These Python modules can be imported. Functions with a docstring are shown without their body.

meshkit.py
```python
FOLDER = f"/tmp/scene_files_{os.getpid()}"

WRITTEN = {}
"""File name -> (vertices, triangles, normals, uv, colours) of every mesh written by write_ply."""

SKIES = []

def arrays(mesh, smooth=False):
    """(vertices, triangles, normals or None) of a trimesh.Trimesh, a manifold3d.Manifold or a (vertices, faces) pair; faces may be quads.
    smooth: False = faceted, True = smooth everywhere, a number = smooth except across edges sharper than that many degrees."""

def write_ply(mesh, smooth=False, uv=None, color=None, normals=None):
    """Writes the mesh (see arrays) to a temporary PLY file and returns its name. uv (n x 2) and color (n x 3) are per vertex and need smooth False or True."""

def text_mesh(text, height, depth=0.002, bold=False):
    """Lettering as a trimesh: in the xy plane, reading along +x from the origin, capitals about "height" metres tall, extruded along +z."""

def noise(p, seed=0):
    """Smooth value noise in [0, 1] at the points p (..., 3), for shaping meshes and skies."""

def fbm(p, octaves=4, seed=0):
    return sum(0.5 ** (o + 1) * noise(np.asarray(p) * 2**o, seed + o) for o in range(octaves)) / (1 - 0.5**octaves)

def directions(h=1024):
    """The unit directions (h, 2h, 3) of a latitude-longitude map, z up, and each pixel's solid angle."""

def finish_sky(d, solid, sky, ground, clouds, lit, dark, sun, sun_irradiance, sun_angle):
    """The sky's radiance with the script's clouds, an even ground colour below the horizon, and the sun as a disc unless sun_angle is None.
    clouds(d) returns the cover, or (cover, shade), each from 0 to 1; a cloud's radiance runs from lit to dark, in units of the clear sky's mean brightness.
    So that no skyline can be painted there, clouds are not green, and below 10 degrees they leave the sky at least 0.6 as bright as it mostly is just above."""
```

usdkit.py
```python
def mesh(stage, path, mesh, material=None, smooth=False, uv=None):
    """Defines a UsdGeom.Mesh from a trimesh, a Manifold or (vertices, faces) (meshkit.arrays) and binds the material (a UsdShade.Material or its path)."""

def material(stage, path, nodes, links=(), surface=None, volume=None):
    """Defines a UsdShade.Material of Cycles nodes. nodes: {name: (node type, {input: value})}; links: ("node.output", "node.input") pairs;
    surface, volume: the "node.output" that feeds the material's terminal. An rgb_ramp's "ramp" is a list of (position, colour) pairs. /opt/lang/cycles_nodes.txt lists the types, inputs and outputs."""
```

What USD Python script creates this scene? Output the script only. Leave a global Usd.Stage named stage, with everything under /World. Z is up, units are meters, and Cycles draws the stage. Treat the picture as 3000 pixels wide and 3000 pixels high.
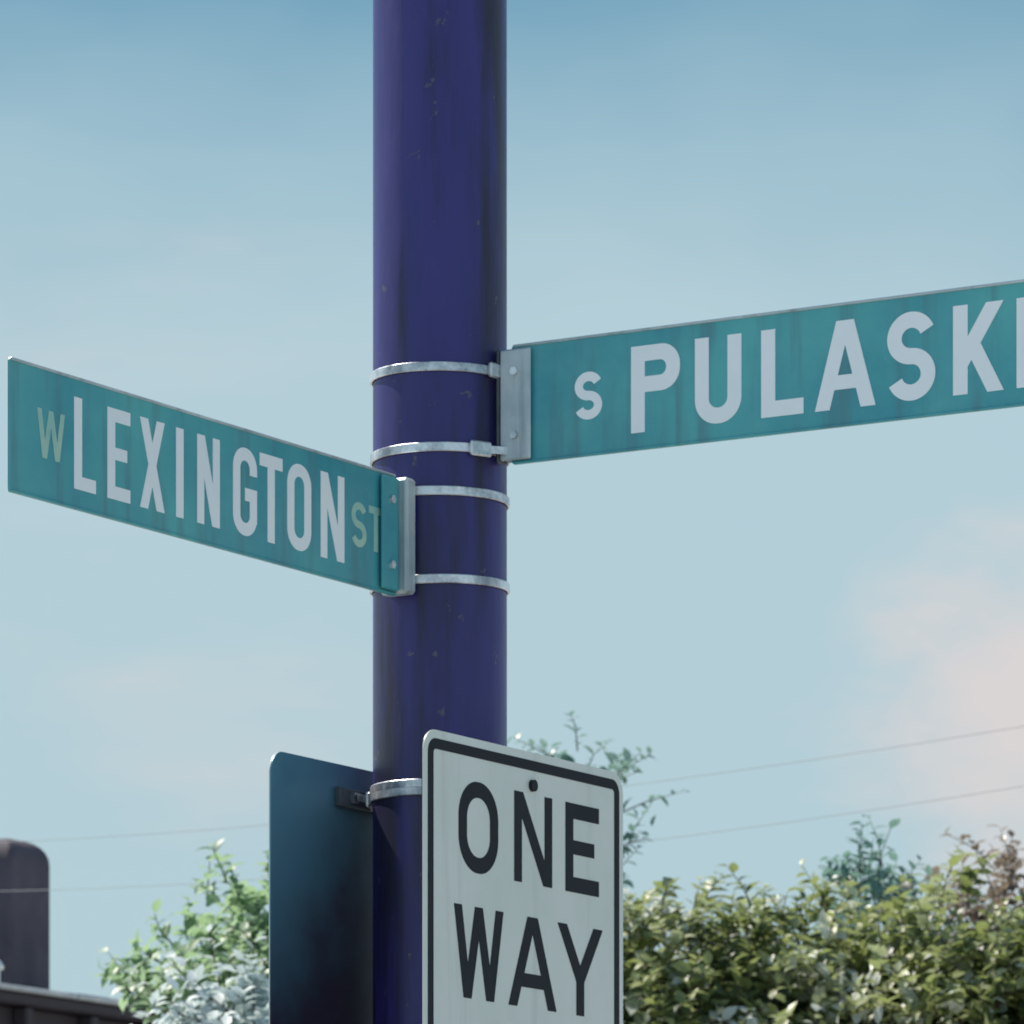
import math
import numpy as np
import trimesh
import usdkit
from meshkit import fbm
from pxr import Gf, Sdf, Usd, UsdGeom, UsdLux, UsdShade
from shapely import affinity
from shapely.geometry import LineString, Polygon, box
from shapely.ops import unary_union

stage = Usd.Stage.CreateInMemory()
UsdGeom.SetStageUpAxis(stage, "Z")
UsdGeom.SetStageMetersPerUnit(stage, 1.0)
UsdGeom.Xform.Define(stage, "/World")
UsdGeom.Scope.Define(stage, "/World/Looks")

# ------------------------------------------------------------------ camera
# level telephoto camera, lens shifted up; the pole stands at the origin
CAM = (0.092, -7.1, 1.6)
cam = UsdGeom.Camera.Define(stage, "/World/camera")
cam.CreateFocalLengthAttr(195.6)
cam.CreateHorizontalApertureAttr(36.0)
cam.CreateVerticalApertureAttr(36.0)
cam.CreateHorizontalApertureOffsetAttr(0.0)
cam.CreateVerticalApertureOffsetAttr(36.0)
cam.CreateFStopAttr(48.0)
cam.CreateFocusDistanceAttr(4.6)
cam.CreateExposureAttr(0.32)
_o = UsdGeom.Xformable(cam)
_o.AddTranslateOp().Set(Gf.Vec3d(*CAM))
_o.AddRotateXOp().Set(90.0)

# ------------------------------------------------------------------ sky and sun
SUN_AZ, SUN_EL = math.radians(-58.0), math.radians(54.0)      # azimuth from +y towards +x
SUN = np.array([math.sin(SUN_AZ) * math.cos(SUN_EL), math.cos(SUN_AZ) * math.cos(SUN_EL), math.sin(SUN_EL)])
CLOUD = np.array([0.094, 1.0, 0.147]); CLOUD /= np.linalg.norm(CLOUD)
V = 1.0
sky_mat = usdkit.material(stage, "/World/Looks/sky_air", {
    "co": ("texture_coordinate", {}),
    "sky": ("sky_texture", {"sky_type": "single_scattering", "sun_disc": False, "sun_elevation": SUN_EL, "sun_rotation": SUN_AZ,
                            "air_density": 1.0, "aerosol_density": 1.0, "ozone_density": 1.4}),
    "xyz": ("separate_xyz", {}),
    # thin veil of summer haze: thick near the horizon, thinning upward, broken by soft noise
    "mp": ("mapping", {"scale": (5.0, 5.0, 10.0)}),
    "n1": ("noise_texture", {"scale": 1.6, "detail": 4.0, "roughness": 0.55}),
    "wob": ("math", {"math_type": "multiply_add", "value2": 0.06, "value3": -0.03}),
    "zz": ("math", {"math_type": "add"}),
    "veil": ("rgb_ramp", {"ramp": [(0.0, (.94,) * 3), (0.22, (.92,) * 3), (0.30, (.80,) * 3), (0.45, (.45,) * 3), (1.0, (.25,) * 3)]}),
    "hz": ("rgb_ramp", {"ramp": [(0.0, (.350, .480, .525)), (0.205, (.370, .500, .545)), (0.235, (.275, .425, .490)), (0.28, (.085, .250, .355)), (0.5, (.14, .30, .44)), (1.0, (.10, .24, .40))]}),
    "hs": ("vector_math", {"math_type": "scale", "scale": 10.0}),
    "m1": ("mix_color", {"use_clamp": False}),
    # clouds: one warm puff low on the right of the view, others like it all round the sky
    "dist": ("vector_math", {"math_type": "distance", "vector2": tuple(CLOUD)}),
    "mp2": ("mapping", {"scale": (34.0, 34.0, 60.0)}),
    "n2": ("noise_texture", {"scale": 1.0, "detail": 5.0, "roughness": 0.55}),
    "edge": ("math", {"math_type": "multiply_add", "value2": 0.050, "value3": -0.025}),
    "d2": ("math", {"math_type": "add"}),
    "puff": ("map_range", {"range_type": "smoothstep", "from_min": 0.043, "from_max": 0.008, "to_min": 0.0, "to_max": 0.82, "clamp": True}),
    "mp3": ("mapping", {"scale": (3.0, 3.0, 9.0), "location": (4.0, 1.0, 0.0)}),
    "n3": ("noise_texture", {"scale": 1.2, "detail": 6.0, "roughness": 0.55}),
    "far": ("map_range", {"range_type": "smoothstep", "from_min": 0.60, "from_max": 0.78, "to_min": 0.0, "to_max": 0.55, "clamp": True}),
    "both": ("math", {"math_type": "maximum"}),
    "warm": ("color", {"value": (6.0 * V, 5.4 * V, 5.3 * V)}),
    "m2": ("mix_color", {"use_clamp": False}),
    "bg": ("background_shader", {"strength": 0.1}),
}, [("co.generated", "xyz.vector"), ("co.generated", "mp.vector"), ("mp.vector", "n1.vector"), ("n1.fac", "wob.value1"),
    ("xyz.z", "zz.value1"), ("wob.value", "zz.value2"), ("zz.value", "veil.fac"),
    ("veil.color", "m1.fac"), ("sky.color", "m1.a"), ("zz.value", "hz.fac"), ("hz.color", "hs.vector1"), ("hs.vector", "m1.b"),
    ("co.generated", "dist.vector1"), ("co.generated", "mp2.vector"), ("mp2.vector", "n2.vector"), ("n2.fac", "edge.value1"),
    ("dist.value", "d2.value1"), ("edge.value", "d2.value2"), ("d2.value", "puff.value"),
    ("co.generated", "mp3.vector"), ("mp3.vector", "n3.vector"), ("n3.fac", "far.value"),
    ("puff.result", "both.value1"), ("far.result", "both.value2"), ("both.value", "m2.fac"),
    ("m1.result", "m2.a"), ("warm.color", "m2.b"), ("m2.result", "bg.color")], surface="bg.background")
dome = UsdLux.DomeLight.Define(stage, "/World/sky")
UsdShade.MaterialBindingAPI.Apply(dome.GetPrim()).Bind(sky_mat)
dome.GetPrim().SetCustomDataByKey("kind", "structure")
sun = UsdLux.DistantLight.Define(stage, "/World/sun")
sun.CreateIntensityAttr(1.25)
sun.CreateAngleAttr(0.5)
sun.CreateColorAttr(Gf.Vec3f(1.0, 0.94, 0.84))
sun.CreateNormalizeAttr(True)
_m = Gf.Matrix4d().SetRotate(Gf.Rotation(Gf.Vec3d(0, 0, 1), Gf.Vec3d(*SUN)))
UsdGeom.Xformable(sun).AddTransformOp().Set(_m)

# ------------------------------------------------------------------ helpers
used = {}


def numbered(parent, name):
    k = used.get((parent, name), 0)
    used[(parent, name)] = k + 1
    return f"{parent}/{name}" if k == 0 else f"{parent}/{name}_{k:03d}"


def tag(prim, label=None, cat=None, group=None, kind=None):
    for k, v in (("label", label), ("category", cat), ("group", group), ("kind", kind)):
        if v:
            prim.SetCustomDataByKey(k, v)
    return prim


def thing(name, label, cat, loc=(0, 0, 0), rotz=0.0, group=None):
    x = UsdGeom.Xform.Define(stage, numbered("/World", name))
    x.AddTranslateOp().Set(Gf.Vec3d(*map(float, loc)))
    x.AddRotateZOp().Set(float(rotz))
    return tag(x.GetPrim(), label, cat, group)


def obj(name, mesh, mat, parent=None, smooth=30, label=None, kind=None, tone=None):
    base = "/World" if parent is None else str(parent.GetPath())
    m = usdkit.mesh(stage, numbered(base, name), mesh, mat, smooth=smooth)
    if tone is not None:
        UsdGeom.PrimvarsAPI(m).CreatePrimvar("tone", Sdf.ValueTypeNames.FloatArray, "vertex").Set([float(t) for t in tone])
    tag(m.GetPrim(), label, kind=kind)
    return m.GetPrim()


def cat(*ms):
    return trimesh.util.concatenate([m for m in ms])


def bevbox(x0, x1, y0, y1, z0, z1, b=0.002):
    b = min(b, 0.45 * min(x1 - x0, y1 - y0, z1 - z0))
    p = []
    for sx in (0, 1):
        for sy in (0, 1):
            for sz in (0, 1):
                X, Y, Z = (x1 if sx else x0), (y1 if sy else y0), (z1 if sz else z0)
                dx, dy, dz = (-b if sx else b), (-b if sy else b), (-b if sz else b)
                p += [(X, Y + dy, Z + dz), (X + dx, Y, Z + dz), (X + dx, Y + dy, Z)]
    return trimesh.convex.convex_hull(np.array(p))


def plate(poly, y_front, y_back):
    """A shapely polygon in the x-z plane made into a slab between y_front (towards -y) and y_back."""
    polys = getattr(poly, "geoms", [poly])
    out = []
    for g in polys:
        m = trimesh.creation.extrude_polygon(g, y_back - y_front, engine="earcut")
        v = m.vertices.copy()
        m.vertices = np.stack([v[:, 0], y_back - v[:, 2], v[:, 1]], 1)
        m.fix_normals()
        out.append(m)
    return cat(*out)


def lathe(profile, n=64, close=True):
    """Revolve (r, z) pairs about z; open surfaces of r=0 ends close by themselves."""
    return trimesh.creation.revolve(np.array(profile, float), sections=n)


def ring(r0, r1, z0, z1, n=96, b=0.001):
    return lathe([(r0, z0), (r1 - b, z0), (r1, z0 + b), (r1, z1 - b), (r1 - b, z1), (r0, z1), (r0, z0)], n)


def tube(points, radii, sides=6):
    p = np.asarray(points, float)
    r = np.broadcast_to(np.asarray(radii, float), (len(p),))
    t = np.gradient(p, axis=0)
    t /= np.linalg.norm(t, axis=1, keepdims=True) + 1e-12
    ref = np.where(np.abs(t[:, 2:]) < 0.9, [[0, 0, 1.0]], [[1.0, 0, 0]])
    a = np.cross(t, ref)
    a /= np.linalg.norm(a, axis=1, keepdims=True) + 1e-12
    b = np.cross(t, a)
    ang = np.arange(sides) * 2 * np.pi / sides
    v = p[:, None] + r[:, None, None] * (np.cos(ang)[None, :, None] * a[:, None] + np.sin(ang)[None, :, None] * b[:, None])
    i, j = np.meshgrid(np.arange(len(p) - 1), np.arange(sides), indexing="ij")
    q = np.stack([i * sides + j, (i + 1) * sides + j, (i + 1) * sides + (j + 1) % sides, i * sides + (j + 1) % sides], -1).reshape(-1, 4)
    f = np.vstack([q[:, [0, 1, 2]], q[:, [0, 2, 3]]])
    v = v.reshape(-1, 3)
    n0, n1 = len(v), len(v) + 1
    v = np.vstack([v, p[:1], p[-1:]])
    k = np.arange(sides)
    f = np.vstack([f, np.stack([np.full(sides, n0), k, (k + 1) % sides], 1),
                   np.stack([np.full(sides, n1), (len(p) - 1) * sides + (k + 1) % sides, (len(p) - 1) * sides + k], 1)])
    return trimesh.Trimesh(v, f, process=False)


# ------------------------------------------------------------------ materials
L = "/World/Looks/"


def worn(name, col, col2, scale=8.0, rough=0.5, metallic=0.0, stretch=(1, 1, 1), bump=0.0, spec=0.5, lo=0.35, hi=0.65, coat=0.0, bscale=None, runs=None, chips=None):
    """Two tones of one coat of paint or metal, broken up by noise in object space, with fine relief."""
    nodes = {
        "co": ("texture_coordinate", {}),
        "mp": ("mapping", {"scale": tuple(stretch)}),
        "n": ("noise_texture", {"scale": scale, "detail": 6.0, "roughness": 0.62}),
        "r": ("rgb_ramp", {"ramp": [(lo, col), (hi, col2)]}),
        "rr": ("map_range", {"from_min": 0.3, "from_max": 0.7, "to_min": max(rough - 0.1, 0.05), "to_max": rough + 0.12}),
        "p": ("principled_bsdf", {"metallic": metallic, "specular_ior_level": spec, "coat_weight": coat, "coat_roughness": 0.15}),
    }
    links = [("co.object", "mp.vector"), ("mp.vector", "n.vector"), ("n.fac", "r.fac"), ("n.fac", "rr.value"), ("rr.result", "p.roughness")]
    last = "r.color"
    if runs:                                 # rain-washed dirt: (colour, strength, across, along, threshold)
        col3, amount, across, along, thr = runs
        nodes["ms"] = ("mapping", {"scale": (across, across, along), "location": (1.3, 2.1, .7)})
        nodes["ns"] = ("noise_texture", {"scale": 1.0, "detail": 5.0, "roughness": 0.6})
        nodes["fs"] = ("map_range", {"range_type": "smoothstep", "from_min": thr, "from_max": thr + .2, "to_min": 0.0, "to_max": amount, "clamp": True})
        nodes["xs"] = ("mix_color", {"b": col3})
        links += [("co.object", "ms.vector"), ("ms.vector", "ns.vector"), ("ns.fac", "fs.value"), ("fs.result", "xs.fac"), (last, "xs.a")]
        last = "xs.result"
    if chips:                                # small chips and specks: (colour, scale, threshold)
        nodes["nc"] = ("noise_texture", {"scale": chips[1], "detail": 4.0, "roughness": 0.7})
        nodes["fc"] = ("map_range", {"from_min": chips[2], "from_max": chips[2] + .03, "to_min": 0.0, "to_max": 0.85, "clamp": True})
        nodes["xc"] = ("mix_color", {"b": chips[0]})
        links += [("co.object", "nc.vector"), ("nc.fac", "fc.value"), ("fc.result", "xc.fac"), (last, "xc.a")]
        last = "xc.result"
    links.append((last, "p.base_color"))
    if bump:
        nodes["n2"] = ("noise_texture", {"scale": bscale or scale * 6, "detail": 3.0})
        nodes["b"] = ("bump", {"strength": bump, "distance": 0.004})
        links += [("mp.vector", "n2.vector"), ("n2.fac", "b.height"), ("b.normal", "p.normal")]
    return usdkit.material(stage, L + name, nodes, links, surface="p.BSDF")


pole_paint = worn("pole_paint", (.012, .013, .090), (.038, .032, .205), 4.0, 0.42, 0.0, (1, 1, .25), 0.25, 0.5, .3, .7, 0.08, 45.0,
                  runs=((.011, .009, .020), .9, 15.0, 1.6, .47), chips=((.09, .085, .11), 30.0, .66))
sign_green = worn("sign_green", (.042, .285, .345), (.100, .440, .435), 4.0, 0.38, 0.0, (1, 1, 1), 0.06, runs=((.09, .20, .23), .60, 26.0, 2.0, .48), chips=((.20, .40, .42), 60.0, .72))
faded_white = worn("faded_letter", (.26, .52, .46), (.44, .64, .50), 14.0, 0.45)
letter_white = worn("letter_white", (.88, .92, .91), (.92, .94, .93), 9.0, 0.4)
sign_white = worn("sign_white", (.68, .72, .65), (.77, .79, .73), 5.0, 0.42, 0.0, (1, 1, .5), 0.05, runs=((.42, .45, .40), .40, 22.0, 1.2, .50), chips=((.30, .30, .27), 70.0, .72))
sign_black = worn("sign_black", (.008, .011, .014), (.016, .020, .024), 14.0, 0.6, spec=.25)
steel_band = worn("steel_band", (.30, .31, .34), (.80, .81, .82), 22.0, 0.30, 0.75, (1, 1, 1), 0.15, .5, .36, .58)
alu_cast = worn("cast_aluminium", (.40, .49, .51), (.62, .68, .68), 10.0, 0.5, 0.45, (1, 1, 1), 0.2, runs=((.18, .22, .23), .5, 40.0, 3.0, .5))
dark_cast = worn("dark_cast", (.04, .05, .065), (.09, .11, .125), 12.0, 0.5, 0.2, (1, 1, 1), 0.1)
# bare sheet: sky reflection painted into one corner, dark reflected surroundings over the rest
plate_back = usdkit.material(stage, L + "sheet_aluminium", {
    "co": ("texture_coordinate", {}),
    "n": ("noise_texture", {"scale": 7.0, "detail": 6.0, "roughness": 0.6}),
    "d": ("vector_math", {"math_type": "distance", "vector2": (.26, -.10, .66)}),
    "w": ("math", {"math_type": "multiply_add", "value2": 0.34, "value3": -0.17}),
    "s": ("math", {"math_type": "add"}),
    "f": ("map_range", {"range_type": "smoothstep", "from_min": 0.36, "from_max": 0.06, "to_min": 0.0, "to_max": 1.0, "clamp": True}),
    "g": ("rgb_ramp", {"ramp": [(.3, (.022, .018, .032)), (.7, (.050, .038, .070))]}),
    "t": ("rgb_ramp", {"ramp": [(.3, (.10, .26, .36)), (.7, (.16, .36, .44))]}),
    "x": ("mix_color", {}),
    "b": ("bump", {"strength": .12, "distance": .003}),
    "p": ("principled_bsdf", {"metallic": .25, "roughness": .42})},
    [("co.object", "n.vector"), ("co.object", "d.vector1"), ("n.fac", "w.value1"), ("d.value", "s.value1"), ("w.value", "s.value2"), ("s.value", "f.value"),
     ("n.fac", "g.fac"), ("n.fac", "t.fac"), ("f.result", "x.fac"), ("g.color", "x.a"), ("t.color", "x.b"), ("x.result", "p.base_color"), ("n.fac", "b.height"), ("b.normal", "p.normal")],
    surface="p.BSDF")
wood_bark = worn("bark", (.035, .028, .024), (.085, .068, .055), 18.0, 0.9, 0.0, (1, 1, .3), 0.6)
twig_mat = worn("twig", (.05, .04, .03), (.10, .075, .06), 18.0, 0.85)
house_paint = worn("cornice_paint", (.030, .024, .034), (.048, .038, .046), 3.0, 0.7, 0.0, (1, 1, 1), 0.15)
coping_stone = worn("coping", (.42, .43, .44), (.60, .60, .60), 5.0, 0.75, 0.0, (1, 1, 1), 0.3)
chimney_render = worn("chimney_render", (.040, .036, .050), (.085, .075, .095), 3.0, 0.85, 0.0, (1, 1, .5), 0.5)
clay_pot = worn("clay_pot", (.10, .06, .05), (.17, .11, .09), 9.0, 0.8)
vent_metal = worn("vent_metal", (.60, .60, .60), (.75, .75, .75), 9.0, 0.5, 0.2)
roof_tar = worn("roof_tar", (.03, .03, .032), (.055, .055, .055), 2.0, 0.9, 0.0, (1, 1, 1), 0.4)
glass_dark = worn("window_glass", (.02, .025, .03), (.03, .035, .04), 1.0, 0.12)
sash_white = worn("sash", (.55, .55, .53), (.66, .66, .64), 6.0, 0.6)
cable_mat = worn("cable_sheath", (.22, .24, .26), (.30, .32, .34), 30.0, 0.7)
wood_pole = worn("pole_wood", (.10, .08, .065), (.17, .14, .115), 6.0, 0.9, 0.0, (1, 1, .1), 0.5)
asphalt = worn("bleached_road", (.20, .20, .195), (.27, .265, .255), 3.0, 0.9, 0.0, (1, 1, 1), 0.5, bscale=300.0)
concrete = worn("concrete", (.30, .29, .27), (.38, .37, .34), 2.0, 0.9, 0.0, (1, 1, 1), 0.4, bscale=120.0)
pale_ground = worn("pale_ground", (.34, .33, .31), (.42, .41, .38), 0.4, 0.95, 0.0, (1, 1, 1), 0.5, bscale=40.0)
brick_wall = usdkit.material(stage, L + "far_brick", {
    "co": ("texture_coordinate", {}),
    "mp": ("mapping", {"rotation": (math.radians(90), 0, 0)}),
    "b": ("brick_texture", {"scale": 1.0, "brick_width": 0.21, "row_height": 0.075, "mortar_size": 0.008, "color1": (.16, .065, .045), "color2": (.21, .09, .06), "mortar": (.24, .22, .2)}),
    "p": ("principled_bsdf", {"roughness": 0.9})},
    [("co.object", "mp.vector"), ("mp.vector", "b.vector"), ("b.color", "p.base_color")], surface="p.BSDF")


def leaf_mat(name, stops, trans=(.10, .20, .03), rough=0.38, tmix=0.35):
    """Leaf: the 'tone' primvar picks the hue of each leaf; thin, so light also passes through it."""
    return usdkit.material(stage, L + name, {
        "a": ("attribute", {"attribute": "tone"}),
        "r": ("rgb_ramp", {"ramp": stops}),
        "p": ("principled_bsdf", {"roughness": rough, "specular_ior_level": 0.5}),
        "tc": ("mix_color", {"blend_type": "multiply", "fac": 0.0, "use_clamp": False}),
        "t": ("translucent_bsdf", {"color": trans}),
        "m": ("mix_closure", {"fac": tmix})},
        [("a.fac", "r.fac"), ("r.color", "p.base_color"), ("p.BSDF", "m.closure1"), ("t.BSDF", "m.closure2")], surface="m.closure")


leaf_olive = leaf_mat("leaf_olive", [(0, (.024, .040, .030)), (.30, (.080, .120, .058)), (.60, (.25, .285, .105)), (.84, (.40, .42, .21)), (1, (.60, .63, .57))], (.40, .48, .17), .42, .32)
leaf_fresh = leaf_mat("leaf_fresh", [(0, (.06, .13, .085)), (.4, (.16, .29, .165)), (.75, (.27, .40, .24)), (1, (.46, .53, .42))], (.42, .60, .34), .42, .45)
leaf_silver = leaf_mat("leaf_silver", [(0, (.30, .40, .40)), (.4, (.58, .68, .68)), (1, (.78, .82, .82))], (.60, .70, .68), 0.45)
leaf_teal = leaf_mat("leaf_teal", [(0, (.06, .14, .12)), (.6, (.13, .25, .21)), (1, (.24, .34, .30))], (.24, .42, .34))  # tones raised to put the haze of distance into the leaves
leaf_russet = leaf_mat("leaf_russet", [(0, (.10, .08, .065)), (.6, (.20, .165, .135)), (1, (.32, .28, .24))], (.30, .24, .17))

# ------------------------------------------------------------------ ground, road, pavement
def disc(r, z, n=96):
    a = np.linspace(0, 2 * np.pi, n, endpoint=False)
    v = np.vstack([[0, 0, z], np.stack([r * np.cos(a), r * np.sin(a), np.full(n, z)], 1)])
    k = np.arange(n)
    return v, np.stack([np.zeros(n, int), 1 + k, 1 + (k + 1) % n], 1)


A = math.radians(59.0)
TX = np.array([math.cos(A), math.sin(A)])            # along the cross street (away, to the right)
NX = np.array([math.sin(A), -math.cos(A)])           # its normal (right, towards the camera)
tag(obj("ground", disc(4000, -0.13), pale_ground), kind="structure")


def strip(s0, s1, n0, n1, z0, z1, b=0.02):
    m = bevbox(s0, s1, -n1, -n0, z0, z1, b)
    m.apply_transform(trimesh.transformations.rotation_matrix(A, [0, 0, 1]))
    return m


tag(obj("road", cat(strip(-90, 90, 0.9, 8.5, -0.3, -0.115), strip(-9.5, -1.2, -90, 0.898, -0.3, -0.116)), asphalt), kind="structure")
tag(obj("pavement", strip(-1.0, 60, -1.6, 0.7, -0.3, 0.0), concrete), kind="structure")
tag(obj("kerb", cat(strip(-1.0, 60, 0.702, 0.88, -0.3, 0.004), strip(-1.18, -1.002, -60, 0.88, -0.3, 0.004)), concrete), kind="structure")

# ------------------------------------------------------------------ the street pole
R = 0.0862
pole = thing("street_pole", "thick round dark blue-purple steel pole carrying all the signs", "pole")
obj("shaft", lathe([(0, .02), (R + .004, .02), (R + .004, .05), (R, .06)] + [(R - .00012 * k, z) for k, z in enumerate(np.linspace(.1, 8.6, 18))] + [(0, 8.6)], 128), pole_paint, pole, 40)
obj("base_plate", bevbox(-.16, .16, -.16, .16, 0.004, .028, .004), pole_paint, pole)
obj("pole_cap", lathe([(0, 8.602), (.095, 8.602), (.095, 8.64), (.07, 8.68), (0, 8.7)], 64), pole_paint, pole)
for sx in (-1, 1):
    for sy in (-1, 1):
        m = trimesh.creation.cylinder(.017, .03, sections=6)
        m.apply_translation((sx * .125, sy * .125, .043))
        obj("anchor_nut", m, steel_band, pole)

# ------------------------------------------------------------------ lettering: stroke capitals as on road signs
def arc(cx, cy, rx, ry, a0, a1, n=28):
    t = np.radians(np.linspace(a0, a1, n))
    return np.stack([cx + rx * np.cos(t), cy + ry * np.sin(t)], 1)


def stroke(pts, t):
    return LineString([tuple(p) for p in pts]).buffer(t / 2, cap_style=2, join_style=2, mitre_limit=3)


def long(p, q, e):
    p, q = np.array(p, float), np.array(q, float)
    d = (q - p) / np.linalg.norm(q - p) * e
    return [p - d, q + d]


def stadium(w, h, k):
    """A tall round-ended outline, the O of road lettering."""
    r = min(w / 2 - .0002, k)
    return box(r, r, w - r, h - r).buffer(r, quad_segs=16)


def glyph(ch, w, h, t):
    B = box(0, 0, w, h)
    e = 3 * t
    if ch == "L":
        g = [box(0, 0, t, h), box(0, 0, w, t)]
    elif ch == "E":
        g = [box(0, 0, t, h), box(0, 0, w, t), box(0, h - t, w, h), box(0, h / 2 - t * .42, w * .86, h / 2 + t * .5)]
    elif ch == "I":
        g = [box(w / 2 - t / 2, 0, w / 2 + t / 2, h)]
    elif ch == "T":
        g = [box(0, h - t, w, h), box(w / 2 - t / 2, 0, w / 2 + t / 2, h)]
    elif ch == "X":
        g = [stroke(long((t * .55, 0), (w - t * .55, h), e), t), stroke(long((t * .55, h), (w - t * .55, 0), e), t)]
    elif ch == "N":
        g = [box(0, 0, t * .95, h), box(w - t * .95, 0, w, h), stroke(long((t * .5, h), (w - t * .5, 0), e), t)]
    elif ch == "O":
        g = [stadium(w, h, w * .48).difference(affinity.translate(stadium(w - 2 * t, h - 2 * t, (w - 2 * t) * .48), t, t))]
    elif ch == "G":
        o = glyph("O", w, h, t)
        g = [o.difference(box(w * .55, h * .50, w + 1, h * .70)), box(w * .5, h * .40, w, h * .40 + t), box(w - t, h * .16, w, h * .40 + t)]
    elif ch == "P":
        p = box(0, h * .46, w, h)
        o = box(0, h * .46, w * .5, h).union(affinity.translate(stadium(w, h * .54, h * .25), 0, h * .46))
        k = (h * .54 - 2 * t) * .48
        i = box(t, h * .46 + t, w * .5, h - t).union(box(w * .3, h * .46 + t, w - t, h - t).buffer(-k).buffer(k, quad_segs=10))
        g = [o.difference(i), box(0, 0, t, h)]
    elif ch == "U":
        o = affinity.translate(stadium(w, h * 1.4, w * .48), 0, 0)
        i = affinity.translate(stadium(w - 2 * t, h * 1.4, (w - 2 * t) * .48), t, t)
        g = [o.difference(i).intersection(B)]
    elif ch == "S":
        ry = (h - t) / 4
        rx = (w - t) / 2
        up = arc(w / 2, h / 2 + ry, rx, ry, 22, 270)
        lo = arc(w / 2, h / 2 - ry, rx, ry, 90, -158)
        g = [LineString(np.vstack([up, lo[1:]])).buffer(t / 2, cap_style=2, join_style=1)]
        return unary_union(g)
    elif ch == "A":
        g = [stroke(long((t * .5, 0), (w / 2 - t * .1, h), e), t), stroke(long((w - t * .5, 0), (w / 2 + t * .1, h), e), t), box(w * .22, h * .22, w * .78, h * .22 + t * .9)]
    elif ch == "K":
        g = [box(0, 0, t, h), stroke(long((t * .6, h * .36), (w - t * .6, h), e), t), stroke(long((w * .36, h * .58), (w - t * .55, 0), e), t)]
        g = [g[0], g[1].intersection(box(t * .5, 0, w, h)), g[2].intersection(box(w * .30, 0, w, h * .66))]
    elif ch == "W":
        g = [stroke(long((t * .45, h), (w * .27, 0), e), t * .92), stroke(long((w * .27, 0), (w / 2, h), e), t * .92),
             stroke(long((w / 2, h), (w * .73, 0), e), t * .92), stroke(long((w * .73, 0), (w - t * .45, h), e), t * .92)]
    elif ch == "Y":
        g = [box(w / 2 - t / 2, 0, w / 2 + t / 2, h * .46), stroke(long((w / 2, h * .40), (t * .55, h), e), t).intersection(box(0, h * .36, w / 2 + t / 2, h)),
             stroke(long((w / 2, h * .40), (w - t * .55, h), e), t).intersection(box(w / 2 - t / 2, h * .36, w, h))]
    return unary_union(g).intersection(B)




def letter(parent, ch, x0, x1, z0, z1, t, yf, mat, proud=.0012):
    g = affinity.translate(glyph(ch, x1 - x0, z1 - z0, t), x0, z0)
    obj("letter", plate(g, yf - proud, yf), mat, parent, False)


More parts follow.
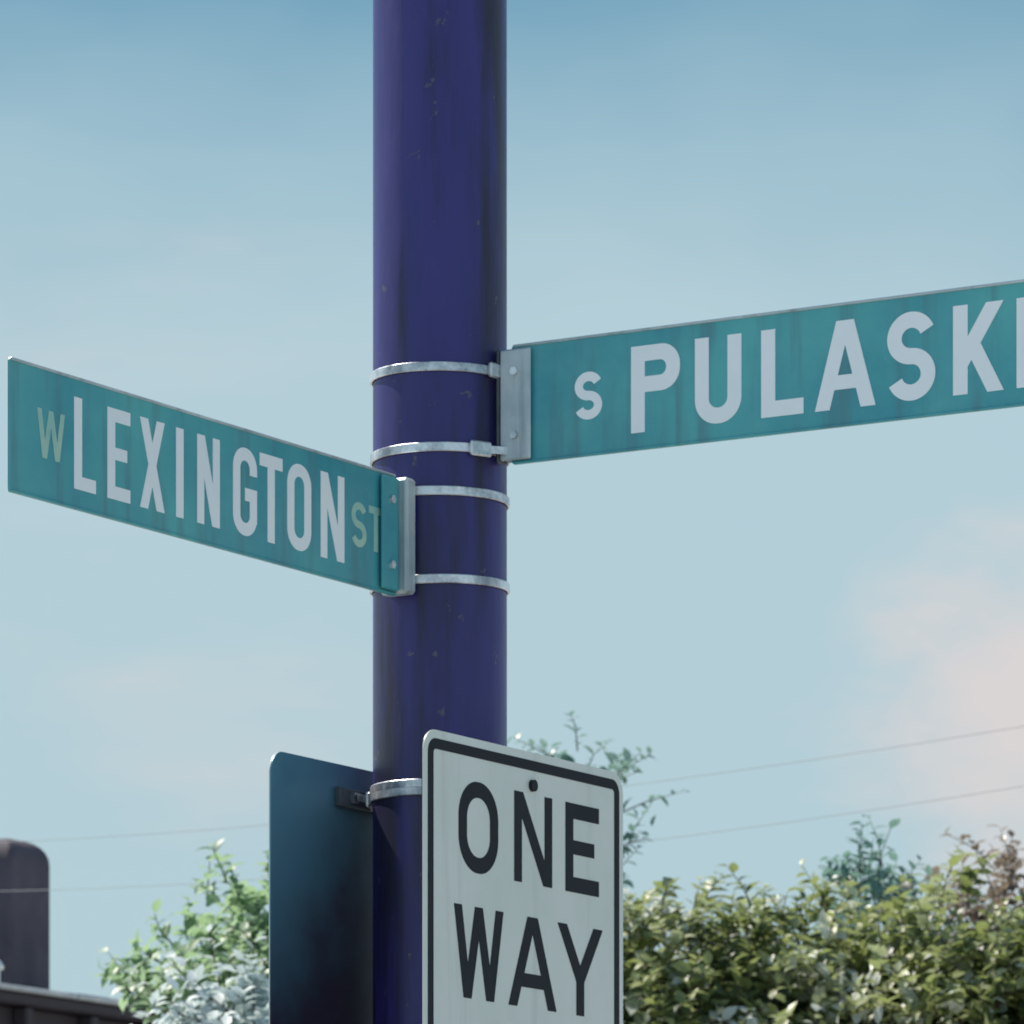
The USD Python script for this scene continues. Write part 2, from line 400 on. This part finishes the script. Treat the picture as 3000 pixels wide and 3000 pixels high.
# ------------------------------------------------------------------ bands and sign hardware
def band(parent, z, buckle_deg, tilt=0.0):
    """A stainless strap round the pole with its buckle; z and angle in the sign's own frame."""
    m = ring(R + .0006, R + .0030, z - .0058, z + .0058)
    v = m.vertices.copy()
    v[:, 2] += tilt * v[:, 0]
    m.vertices = v
    b = obj("band", m, steel_band, parent, 40)
    k = bevbox(-.016, .016, -(R + .0085), -(R + .002), z - .0095, z + .0095, .002)
    k.apply_transform(trimesh.transformations.rotation_matrix(math.radians(buckle_deg), [0, 0, 1]))
    obj("buckle", k, steel_band, b)
    e = math.radians(buckle_deg - 90)        # loose end of the strap, bent away from the pole
    tail = bevbox(-.0045, .0165, -.0006, .0006, z - .0050, z + .0050, .0004)
    tail.apply_transform(trimesh.transformations.rotation_matrix(e + math.pi / 2 - .35, [0, 0, 1]))
    tail.apply_translation(((R + .0102) * math.cos(e + .20), (R + .0102) * math.sin(e + .20), 0))
    obj("strap_end", tail, steel_band, b)


def name_sign(label, rotz, z0, z1, x_in, x_out, letters, bands, caps, buckles, side, saddle_mat, cheek_mat, half, grip, small_mat):
    """A street name blade; local x is the reading direction, -y the side that is read, the pole axis at x = 0."""
    t = thing("street_name_sign", label, "street sign", (0, 0, z0), rotz)
    H = z1 - z0
    a, b = min(x_in, x_out), max(x_in, x_out)
    o = box(a, 0, b, H).buffer(-.004).buffer(.004)
    blade = obj("blade", plate(o, -.0016, .0016), sign_green, t, False)
    for zz, mat in ((-.0004, sign_green), (H - .0030, alu_cast)):  # pale top rail, green bottom rail: lit edge and shadow put into colour
        obj("edge_rail", bevbox(a + .002, b - .002, -.0034, .0034, zz, zz + .0034, .001), mat, t)
    for ch, xa, xb, small in letters:
        zc = H / 2
        h = caps[1] if small else caps[0]
        letter(blade, ch, min(xa, xb), max(xa, xb), zc - h / 2, zc + h / 2, caps[3] if small else caps[2], -.0016, small_mat if small else letter_white, .0005)
    # cast bracket: a saddle against the pole and two cheeks that grip the blade
    s = side
    sx = sorted((s * (R + .003), s * (grip[0] - .0005)))
    br = bevbox(sx[0], sx[1], -half, half, .002, H - .004, .004)
    bracket = obj("bracket", br, saddle_mat, t)
    cx = sorted((s * grip[0], s * grip[1]))
    for y0, y1 in ((-.0095, -.0042), (.0042, .0095)):
        ck = obj("cheek", bevbox(cx[0], cx[1], y0, y1, .004, H - .006, .002), cheek_mat, bracket)
    for zz in (.035, H - .035):
        m = trimesh.creation.cylinder(.0055, .004, sections=6)
        m.apply_transform(trimesh.transformations.rotation_matrix(math.pi / 2, [1, 0, 0]))
        m.apply_translation((s * (grip[0] + grip[1]) / 2, -.0115, zz))
        obj("bolt", m, steel_band, bracket)
    for zz, bd, tl in zip(bands, buckles, (.012, -.004)):
        band(t, zz - z0, bd, tl)
    return t


def rl(x):                                   # picture column -> distance from the pole axis along the Lexington blade
    b = 1500 - x
    return -(7.1 * b - 1499.6) / (8394.5 + .857 * b)


def rp(x):
    c = x - 1500
    return (7.1 * c + 1499.6) / (13969 + .515 * c)


LEX = [("W", 105, 186, 1), ("L", 213.5, 277, 0), ("E", 311, 378, 0), ("X", 406, 479, 0), ("I", 510, 536, 0), ("N", 574, 640, 0), ("G", 679, 749, 0),
       ("T", 757, 824, 0), ("O", 838, 908, 0), ("N", 936, 1005, 0), ("S", 1026, 1070, 1), ("T", 1077, 1118, 1)]
PUL = [("S", 1686, 1766, 1), ("P", 1851, 1994, 0), ("U", 2038, 2174, 0), ("L", 2232, 2356, 0), ("A", 2390, 2566, 0), ("S", 2601, 2742, 0), ("K", 2794, 2942, 0),
       ("I", 2980, 3022, 0), ("S", 3110, 3185, 1), ("T", 3200, 3272, 1)]
name_sign("green street name sign lettered W LEXINGTON ST, reaching left from the pole", 59.0, 2.784, 2.936, -.108, rl(26),
          [(c, rl(a), rl(b), s) for c, a, b, s in LEX], (2.808, 2.918), (.106, .056, .0155, .0092), (112, 124), -1, alu_cast, sign_green, .021, (.1125, .150), faded_white)
name_sign("green street name sign lettered S PULASKI, reaching right from the pole", -31.0, 2.9565, 3.107, .108, 1.03,
          [(c, rp(a), rp(b), s) for c, a, b, s in PUL], (2.973, 3.075), (.108, .060, .0196, .0118), (66, 84), 1, dark_cast, alu_cast, .011, (.0945, .139), letter_white)  # dark saddle: the shadow beside the pole put into its colour


def one_way(label, rotz, yf, xc, z_top, lettered_toward):
    """An upright ONE WAY plate clamped flat beside the pole; local -y is its face."""
    W, H = .492, .67
    z0 = z_top - H
    t = thing("one_way_sign", label, "traffic sign", (0, 0, z0), rotz)
    r = .029
    o = box(xc - W / 2 + r, r, xc + W / 2 - r, H - r).buffer(r, quad_segs=12)
    p = obj("plate", plate(o, yf, yf + .0012), sign_white, t, False)
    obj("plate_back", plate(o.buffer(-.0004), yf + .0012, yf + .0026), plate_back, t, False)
    ro = o.buffer(-.0105)
    obj("border", plate(ro.difference(o.buffer(-.0235)), yf - .0005, yf), sign_black, p, False)
    tt = .0198
    def x(q):                                # picture column -> place along the plate
        c = q - 1500
        return xc + .003 + (7.033 * c - 316) / (8394.5 - .857 * c)

    for ch, a, b in (("O", 1343, 1459), ("N", 1506, 1617), ("E", 1656, 1754)):
        letter(p, ch, x(a), x(b), 2.425 - 1.922, 2.539 - 1.922, tt, yf, sign_black, .0005)
    for ch, a, b in (("W", 1330, 1474), ("A", 1490, 1629), ("Y", 1634, 1764)):
        letter(p, ch, x(a), x(b), 2.268 - 1.922, 2.383 - 1.922, tt, yf, sign_black, .0005)
    s = lettered_toward
    ar = Polygon([(-.19, .155), (.03, .155), (.03, .215), (.195, .125), (.03, .035), (.03, .095), (-.19, .095)])
    obj("arrow", plate(affinity.translate(affinity.scale(ar, s, 1, origin=(0, 0)), xc, 0), yf - .0005, yf), sign_black, p, False)
    for zz in (H - .0425, .045):
        m = trimesh.creation.cylinder(.0075, .005, sections=24)
        m.apply_transform(trimesh.transformations.rotation_matrix(math.pi / 2, [1, 0, 0]))
        m.apply_translation((xc + .0135, yf - .0025, zz))
        obj("bolt", m, sign_black, p)
        nut = trimesh.creation.cylinder(.008, .006, sections=6)
        nut.apply_transform(trimesh.transformations.rotation_matrix(math.pi / 2, [1, 0, 0]))
        nut.apply_translation((xc + .070, min(yf + .012, -R - .0032) + .0031, zz))
        # flat cross bar on the back, saddle and strap
        d = obj("back_bar", bevbox(xc - .10, xc + .10, yf + .0027, min(yf + .012, -R - .0032), zz - .012, zz + .012, .0015), dark_cast, t)
        obj("nut", nut, steel_band, d)
        if -R - .0036 > yf + .0125:
            obj("saddle", bevbox(-.022, .022, yf + .0122, -R - .0034, zz - .012, zz + .012, .002), alu_cast, d)
        band(t, zz, 52 if yf < -.12 else 20)
    return t


one_way("white ONE WAY sign with black border, its lettered face turned to us", 59.0, -.130, -.003, 2.592, 1)
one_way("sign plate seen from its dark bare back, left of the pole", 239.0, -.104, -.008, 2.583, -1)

# ------------------------------------------------------------------ brick row house, far left
HD = 50.0
hx, hy = CAM[0] - (878 / 10497) * HD, CAM[1] + HD
HZ = 6.46
house = thing("row_house", "dark flat-roofed row house with pale coping and stout chimney, bottom left corner", "house", (hx, hy, -.13), 59.0)
H0 = HZ + .13                       # local z of the coping's top
obj("wall", bevbox(-14, 14, .0, 9.0, 0, H0 - .62, .01), brick_wall, house)
obj("roof", bevbox(-14.0, 14.0, .30, 9.0, H0 - .618, H0 - .50, .01), roof_tar, house)
cor = obj("cornice", cat(bevbox(-14.05, 14.05, -.10, .28, H0 - .60, H0 - .16, .015), bevbox(-14.08, 14.08, -.30, .28, H0 - .158, H0 - .056, .02)), house_paint, house)
for k in range(28):
    xk = -13.6 + k
    obj("cornice_bracket", cat(bevbox(xk - .06, xk + .06, -.26, -.103, H0 - .36, H0 - .162, .02), bevbox(xk - .05, xk + .05, -.19, -.103, H0 - .54, H0 - .362, .03)), house_paint, cor)
for k in range(14):
    obj("coping_slab", bevbox(-14.1 + 2.015 * k, -14.1 + 2.015 * k + 2.0, -.36, .33, H0 - .053, H0 + .006 * ((k * 7) % 3 - 1), .012), coping_stone, house)


def superbox(sx, sy, z0, z1, rc, rt, n=7):
    """A shaft whose vertical corners and top shoulder are rounded."""
    prof = [(0.0, z0)] + [(rt * (1 - math.cos(a)), z1 - rt + rt * math.sin(a)) for a in np.linspace(0, math.pi / 2, n)]
    rings = []
    for ins, z in prof:
        rr = max(rc - ins * .4, .03)
        g = box(-sx / 2 + ins + rr, -sy / 2 + ins + rr, sx / 2 - ins - rr, sy / 2 - ins - rr).buffer(rr, quad_segs=5)
        rings.append(np.array([(x, y, z) for x, y in list(g.exterior.coords)[:-1]]))
    k = min(map(len, rings))
    return trimesh.convex.convex_hull(np.vstack(rings))


cx_, cy_ = .172, .62
chim = superbox(.62, .66, H0 - .52, H0 + 1.45, .05, .22)
chim.apply_translation((cx_, cy_, 0))
chimney = obj("chimney", chim, chimney_render, house, 50)
collar = superbox(.68, .72, H0 + .62, H0 + .70, .05, .02)
collar.apply_translation((cx_, cy_, 0))
vent = thing("roof_vent", "small pale roof vent at the chimney's foot, on the picture's left edge", "vent", (hx - .40, hy - .68, HZ), 59.0)
obj("vent_pipe", lathe([(0, -.3), (.045, -.3), (.045, .16), (0, .16)], 20), vent_metal, vent)
obj("vent_cowl", lathe([(0, .162), (.075, .162), (.08, .19), (.05, .24), (0, .26)], 24), vent_metal, vent)
for k in range(5):
    for row in range(2):
        x0 = -10.4 + 4.7 * k
        f = obj("window", cat(bevbox(x0 - .06, x0 + 1.06, -.045, -.002, .9 + 2.9 * row, 1.0 + 2.9 * row, .01), bevbox(x0 - .06, x0, -.04, -.002, 1.002 + 2.9 * row, 2.7 + 2.9 * row, .01),
                              bevbox(x0 + 1.0, x0 + 1.06, -.04, -.002, 1.002 + 2.9 * row, 2.7 + 2.9 * row, .01), bevbox(x0 + .002, x0 + .998, -.035, -.002, 2.62 + 2.9 * row, 2.69 + 2.9 * row, .01),
                              bevbox(x0 + .002, x0 + .998, -.03, -.002, 1.78 + 2.9 * row, 1.83 + 2.9 * row, .01)), sash_white, house)
        obj("pane", bevbox(x0 + .004, x0 + .996, -.012, -.003, 1.004 + 2.9 * row, 2.616 + 2.9 * row, .001), glass_dark, f)

# unseen house added on the right to darken the reflection in the sign back
added_house = UsdGeom.Xform.Define(stage, numbered("/World", "row_house"))
added_house.AddTranslateOp().Set(Gf.Vec3d(36.0, 14.0, -.13))
added_house.AddRotateZOp().Set(-121.0)
added_house.GetPrim().GetReferences().AddInternalReference(house.GetPath())
added_house.GetPrim().SetInstanceable(True)
tag(added_house.GetPrim(), "dark flat-roofed row house, added unseen to darken the reflection in the sign back, beyond the picture's right side", "house")

# ------------------------------------------------------------------ trees and shrubs
def leaves(base, axis, up, size, rng, fold=0.25, curl=0.35, slim=1.0):
    """One mesh of many eight-triangle leaves: each folded along its midrib and drooping to its tip."""
    n = len(base)
    axis = axis / np.linalg.norm(axis, axis=1, keepdims=True)
    side = np.cross(axis, up)
    side /= np.linalg.norm(side, axis=1, keepdims=True) + 1e-9
    nor = np.cross(side, axis)
    s = size[:, None]
    c = curl * (0.6 + 0.8 * rng.random((n, 1)))
    def pt(l, w, h):
        return base + axis * (l * s) + side * (w * s * slim) + nor * ((h - c * l * l) * s)
    P = [pt(0, 0, 0), pt(.30, 0, 0), pt(.30, -.30, fold * .30), pt(.30, .30, fold * .30), pt(.66, 0, 0), pt(.66, -.27, fold * .27), pt(.66, .27, fold * .27), pt(1, 0, 0)]
    v = np.stack(P, 1).reshape(-1, 3)
    T = np.array([(0, 1, 2), (0, 3, 1), (2, 1, 4), (2, 4, 5), (1, 3, 6), (1, 6, 4), (5, 4, 7), (4, 6, 7)])
    f = (T[None] + 8 * np.arange(n)[:, None, None]).reshape(-1, 3)
    return v, f


def tree(name, label, category, x, y, z, radii, n_shoots, leaf, mat, seed, per=(7, 11), shoot=(.16, .34), inner=0.55, lump=0.35, leaders=(), group=None, upright=0.6, trunk_r=.09, slim=1.0, lumpf=2.2, keep=None):
    """Trunk, limbs, twigs and a crown of leafy shoots inside a lumpy ellipsoid at (x, y, z)."""
    rng = np.random.default_rng(seed)
    t = thing(name, label, category, (x, y, -.13), 0.0, group)
    C = np.array([0, 0, z + .13])
    rad = np.array(radii, float)
    # trunk and limbs
    zz = np.linspace(0, C[2] - rad[2] * .2, 8)
    wob = np.cumsum(rng.normal(0, .035, (8, 2)), axis=0); wob[0] = 0
    tr = np.column_stack([wob, zz])
    obj("trunk", tube(tr, np.linspace(trunk_r, trunk_r * .55, 8), 9), wood_bark, t, 60)
    for k in range(7):
        a = k * 2.4 + rng.random()
        st = tr[4 + k % 4] * [1, 1, 1]
        en = C + rad * np.array([math.cos(a) * .62, math.sin(a) * .62, rng.uniform(-.2, .65)])
        mid = (st + en) / 2 + [0, 0, -.12]
        u = np.linspace(0, 1, 7)[:, None]
        obj("limb", tube((1 - u) ** 2 * st + 2 * u * (1 - u) * mid + u * u * en, np.linspace(trunk_r * .42, .010, 7), 6), wood_bark, t, 60)
    # shoots
    d = rng.normal(size=(n_shoots, 3)); d /= np.linalg.norm(d, axis=1, keepdims=True)
    q = fbm(d * lumpf + seed * 7.3, 3, seed)
    pale = np.clip((fbm(d * 6.0 + seed * 3.1, 2, seed + 50) - .56) * 5, 0, .5)  # clumps of paler leaves: glints and sky gaps painted into the tone
    rr = (1 - lump) + 2 * lump * q
    depth = rng.random(n_shoots) ** inner
    o = C + d * rad * (rr * depth)[:, None]
    if keep:                                     # boughs pruned away where keep() says no
        k_ = keep(o)
        d, q, pale, depth, o = d[k_], q[k_], pale[k_], depth[k_], o[k_]
        n_shoots = len(o)
    out = d / rad; out /= np.linalg.norm(out, axis=1, keepdims=True)
    g = out * .75 + np.array([0, 0, upright]) + rng.normal(0, .38, (n_shoots, 3))
    g /= np.linalg.norm(g, axis=1, keepdims=True)
    ln = rng.uniform(*shoot, n_shoots)
    if leaders:                                  # long shoots that stand out of the crown: (x, z, length, lean)
        L_ = np.array(leaders, float)
        o = np.vstack([o, np.column_stack([L_[:, 0], rng.uniform(-.15, .15, len(L_)), L_[:, 1] + .13])])
        gl = np.column_stack([L_[:, 3], rng.uniform(-.15, .15, len(L_)), np.ones(len(L_))])
        g = np.vstack([g, gl / np.linalg.norm(gl, axis=1, keepdims=True)])
        ln = np.concatenate([ln, L_[:, 2]])
    clump = fbm(o * 4.5 + seed * 1.7, 2, seed + 9)
    tw, bs, ax, ups, sz, tn = [], [], [], [], [], []
    for k in range(len(o)):
        m = int(rng.integers(per[0], per[1] + 1) * max(1.0, ln[k] / shoot[1]))
        bend = rng.normal(0, .22, 3); bend[2] -= .12
        s = np.linspace(.12, 1, m)[:, None]
        p = o[k] + g[k] * ln[k] * s + bend * ln[k] * s * s
        a = rng.random() * 6.28 + np.arange(m) * 2.399
        e1 = np.cross(g[k], [0.3, 0.2, 1.0]); e1 /= np.linalg.norm(e1)
        e2 = np.cross(g[k], e1)
        rad_ = np.cos(a)[:, None] * e1 + np.sin(a)[:, None] * e2
        bs.append(p)
        ax.append(rad_ * .85 + g[k] * .55 + rng.normal(0, .22, (m, 3)))
        ups.append(np.tile([0, 0, 1.0], (m, 1)) + g[k] * .3 + rng.normal(0, .30, (m, 3)))
        sz.append(leaf * rng.uniform(.6, 1.15, m) * np.linspace(1.0, .72, m))
        base_t = q[k] if k < n_shoots else .7
        tn.append(np.clip(.15 + .75 * base_t + .25 * (depth[k] if k < n_shoots else .8) - .2 + 2.4 * (clump[k] - .5) + (pale[k] if k < n_shoots else 0) + rng.normal(0, .19, m), 0, 1))  # inner and hollow shoots toned darker: crown shade put into leaf colour
        if k >= n_shoots or depth[k] > .55:
            u = np.array([[0], [.5], [1.0]])
            tw.append(tube(o[k] + g[k] * ln[k] * u + bend * ln[k] * u * u, [.0045, .0032, .0012], 3))
    v, f = leaves(np.vstack(bs), np.vstack(ax), np.vstack(ups), np.concatenate(sz), rng, slim=slim)
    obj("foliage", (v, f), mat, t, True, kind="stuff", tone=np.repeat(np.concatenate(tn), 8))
    obj("twigs", cat(*tw), twig_mat, t, False, kind="stuff")
    return t


def at(px, py, D):
    """A point D metres from the camera plane, from 1932-pixel notes on the photograph."""
    return CAM[0] + (px - 966) / 10497 * D, CAM[1] + D, CAM[2] + (2898 - py) / 10497 * D


def place(px, py, D):
    return dict(zip("xyz", at(px, py, D)))


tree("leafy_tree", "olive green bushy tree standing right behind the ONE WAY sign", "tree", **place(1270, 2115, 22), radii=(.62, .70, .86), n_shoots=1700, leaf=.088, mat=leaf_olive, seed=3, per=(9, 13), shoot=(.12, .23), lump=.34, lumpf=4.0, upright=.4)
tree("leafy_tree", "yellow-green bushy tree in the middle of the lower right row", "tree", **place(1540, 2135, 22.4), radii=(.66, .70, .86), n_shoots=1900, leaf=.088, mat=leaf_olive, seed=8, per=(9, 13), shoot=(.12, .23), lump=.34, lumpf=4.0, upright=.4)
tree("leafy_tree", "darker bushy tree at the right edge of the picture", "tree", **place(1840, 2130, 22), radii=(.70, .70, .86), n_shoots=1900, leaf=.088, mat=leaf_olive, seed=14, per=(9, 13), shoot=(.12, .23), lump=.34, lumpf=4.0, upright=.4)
tree("slender_tree", "slender sparse tree whose pale top shows above the ONE WAY sign", "tree", **place(1100, 1580, 27), radii=(.20, .26, .50), n_shoots=70, leaf=.085, mat=leaf_teal, seed=21, inner=.8, upright=1.0, trunk_r=.05,
     leaders=[(.0, 5.25, .30, .22), (-.10, 5.2, .26, -.35), (.08, 5.15, .28, .35), (.12, 4.74, .22, .5)])
tree("slender_tree", "blue-green treetop poking above the middle of the lower right row", "tree", **place(1645, 1810, 27), radii=(.18, .3, .48), n_shoots=120, leaf=.09, mat=leaf_teal, seed=27, upright=.9, trunk_r=.05)
tree("russet_tree", "reddish brown treetop above the row at the right edge", "tree", **place(1910, 1800, 29), radii=(.30, .4, .52), n_shoots=260, leaf=.09, mat=leaf_russet, seed=33, trunk_r=.07)
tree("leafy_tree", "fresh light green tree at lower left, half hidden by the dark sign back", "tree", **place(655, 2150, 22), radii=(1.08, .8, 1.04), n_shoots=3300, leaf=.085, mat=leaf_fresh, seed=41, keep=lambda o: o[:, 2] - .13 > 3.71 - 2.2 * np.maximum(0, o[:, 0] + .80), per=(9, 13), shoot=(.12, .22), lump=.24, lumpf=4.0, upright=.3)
tree("silvery_shrub", "pale silvery-leaved shrub below the light green tree at lower left", "shrub", **place(462, 2010, 18), radii=(.15, .22, .20), n_shoots=150, leaf=.08, mat=leaf_silver, seed=52, trunk_r=.04, lump=.25)

# ------------------------------------------------------------------ overhead cables and the poles that carry them (poles outside the picture)
def cable(label, pts, D0, sag):
    p0, p1 = (np.array(at(*p)) for p in pts)
    d = p1 - p0
    q = np.linspace(-4.2, 2.4, 61)[:, None]
    line = p0 + d * q
    line[:, 2] += (sag * q * (q - 1))[:, 0]
    t = obj("utility_cable", tube(line, .0029, 6), cable_mat, None, 60)
    tag(t, label, "cable")
    return line[0], line[-1]


e0 = cable("upper thin dark cable crossing the sky at lower right", [(1177, 1483, 40), (1932, 1370, 36)], 40, .05)
e1 = cable("lower thin dark cable crossing just above the bushy trees", [(1217, 1587, 40), (1932, 1483, 36)], 40, .05)
for e in (0, 1):
    q = (np.array(e0[e]) + np.array(e1[e])) / 2
    up_ = thing("utility_pole", "weathered wooden utility pole holding the cables, beyond the picture's " + ("left" if e == 0 else "right") + " side", "pole", (q[0], q[1] + .14, -.13))
    obj("shaft", lathe([(0, 0), (.14, 0), (.10, q[2] + 1.2), (0, q[2] + 1.22)], 24), wood_pole, up_, 50)
    obj("crossarm", bevbox(-.9, .9, -.16, -.102, q[2] + .75, q[2] + .87, .01), wood_pole, up_)
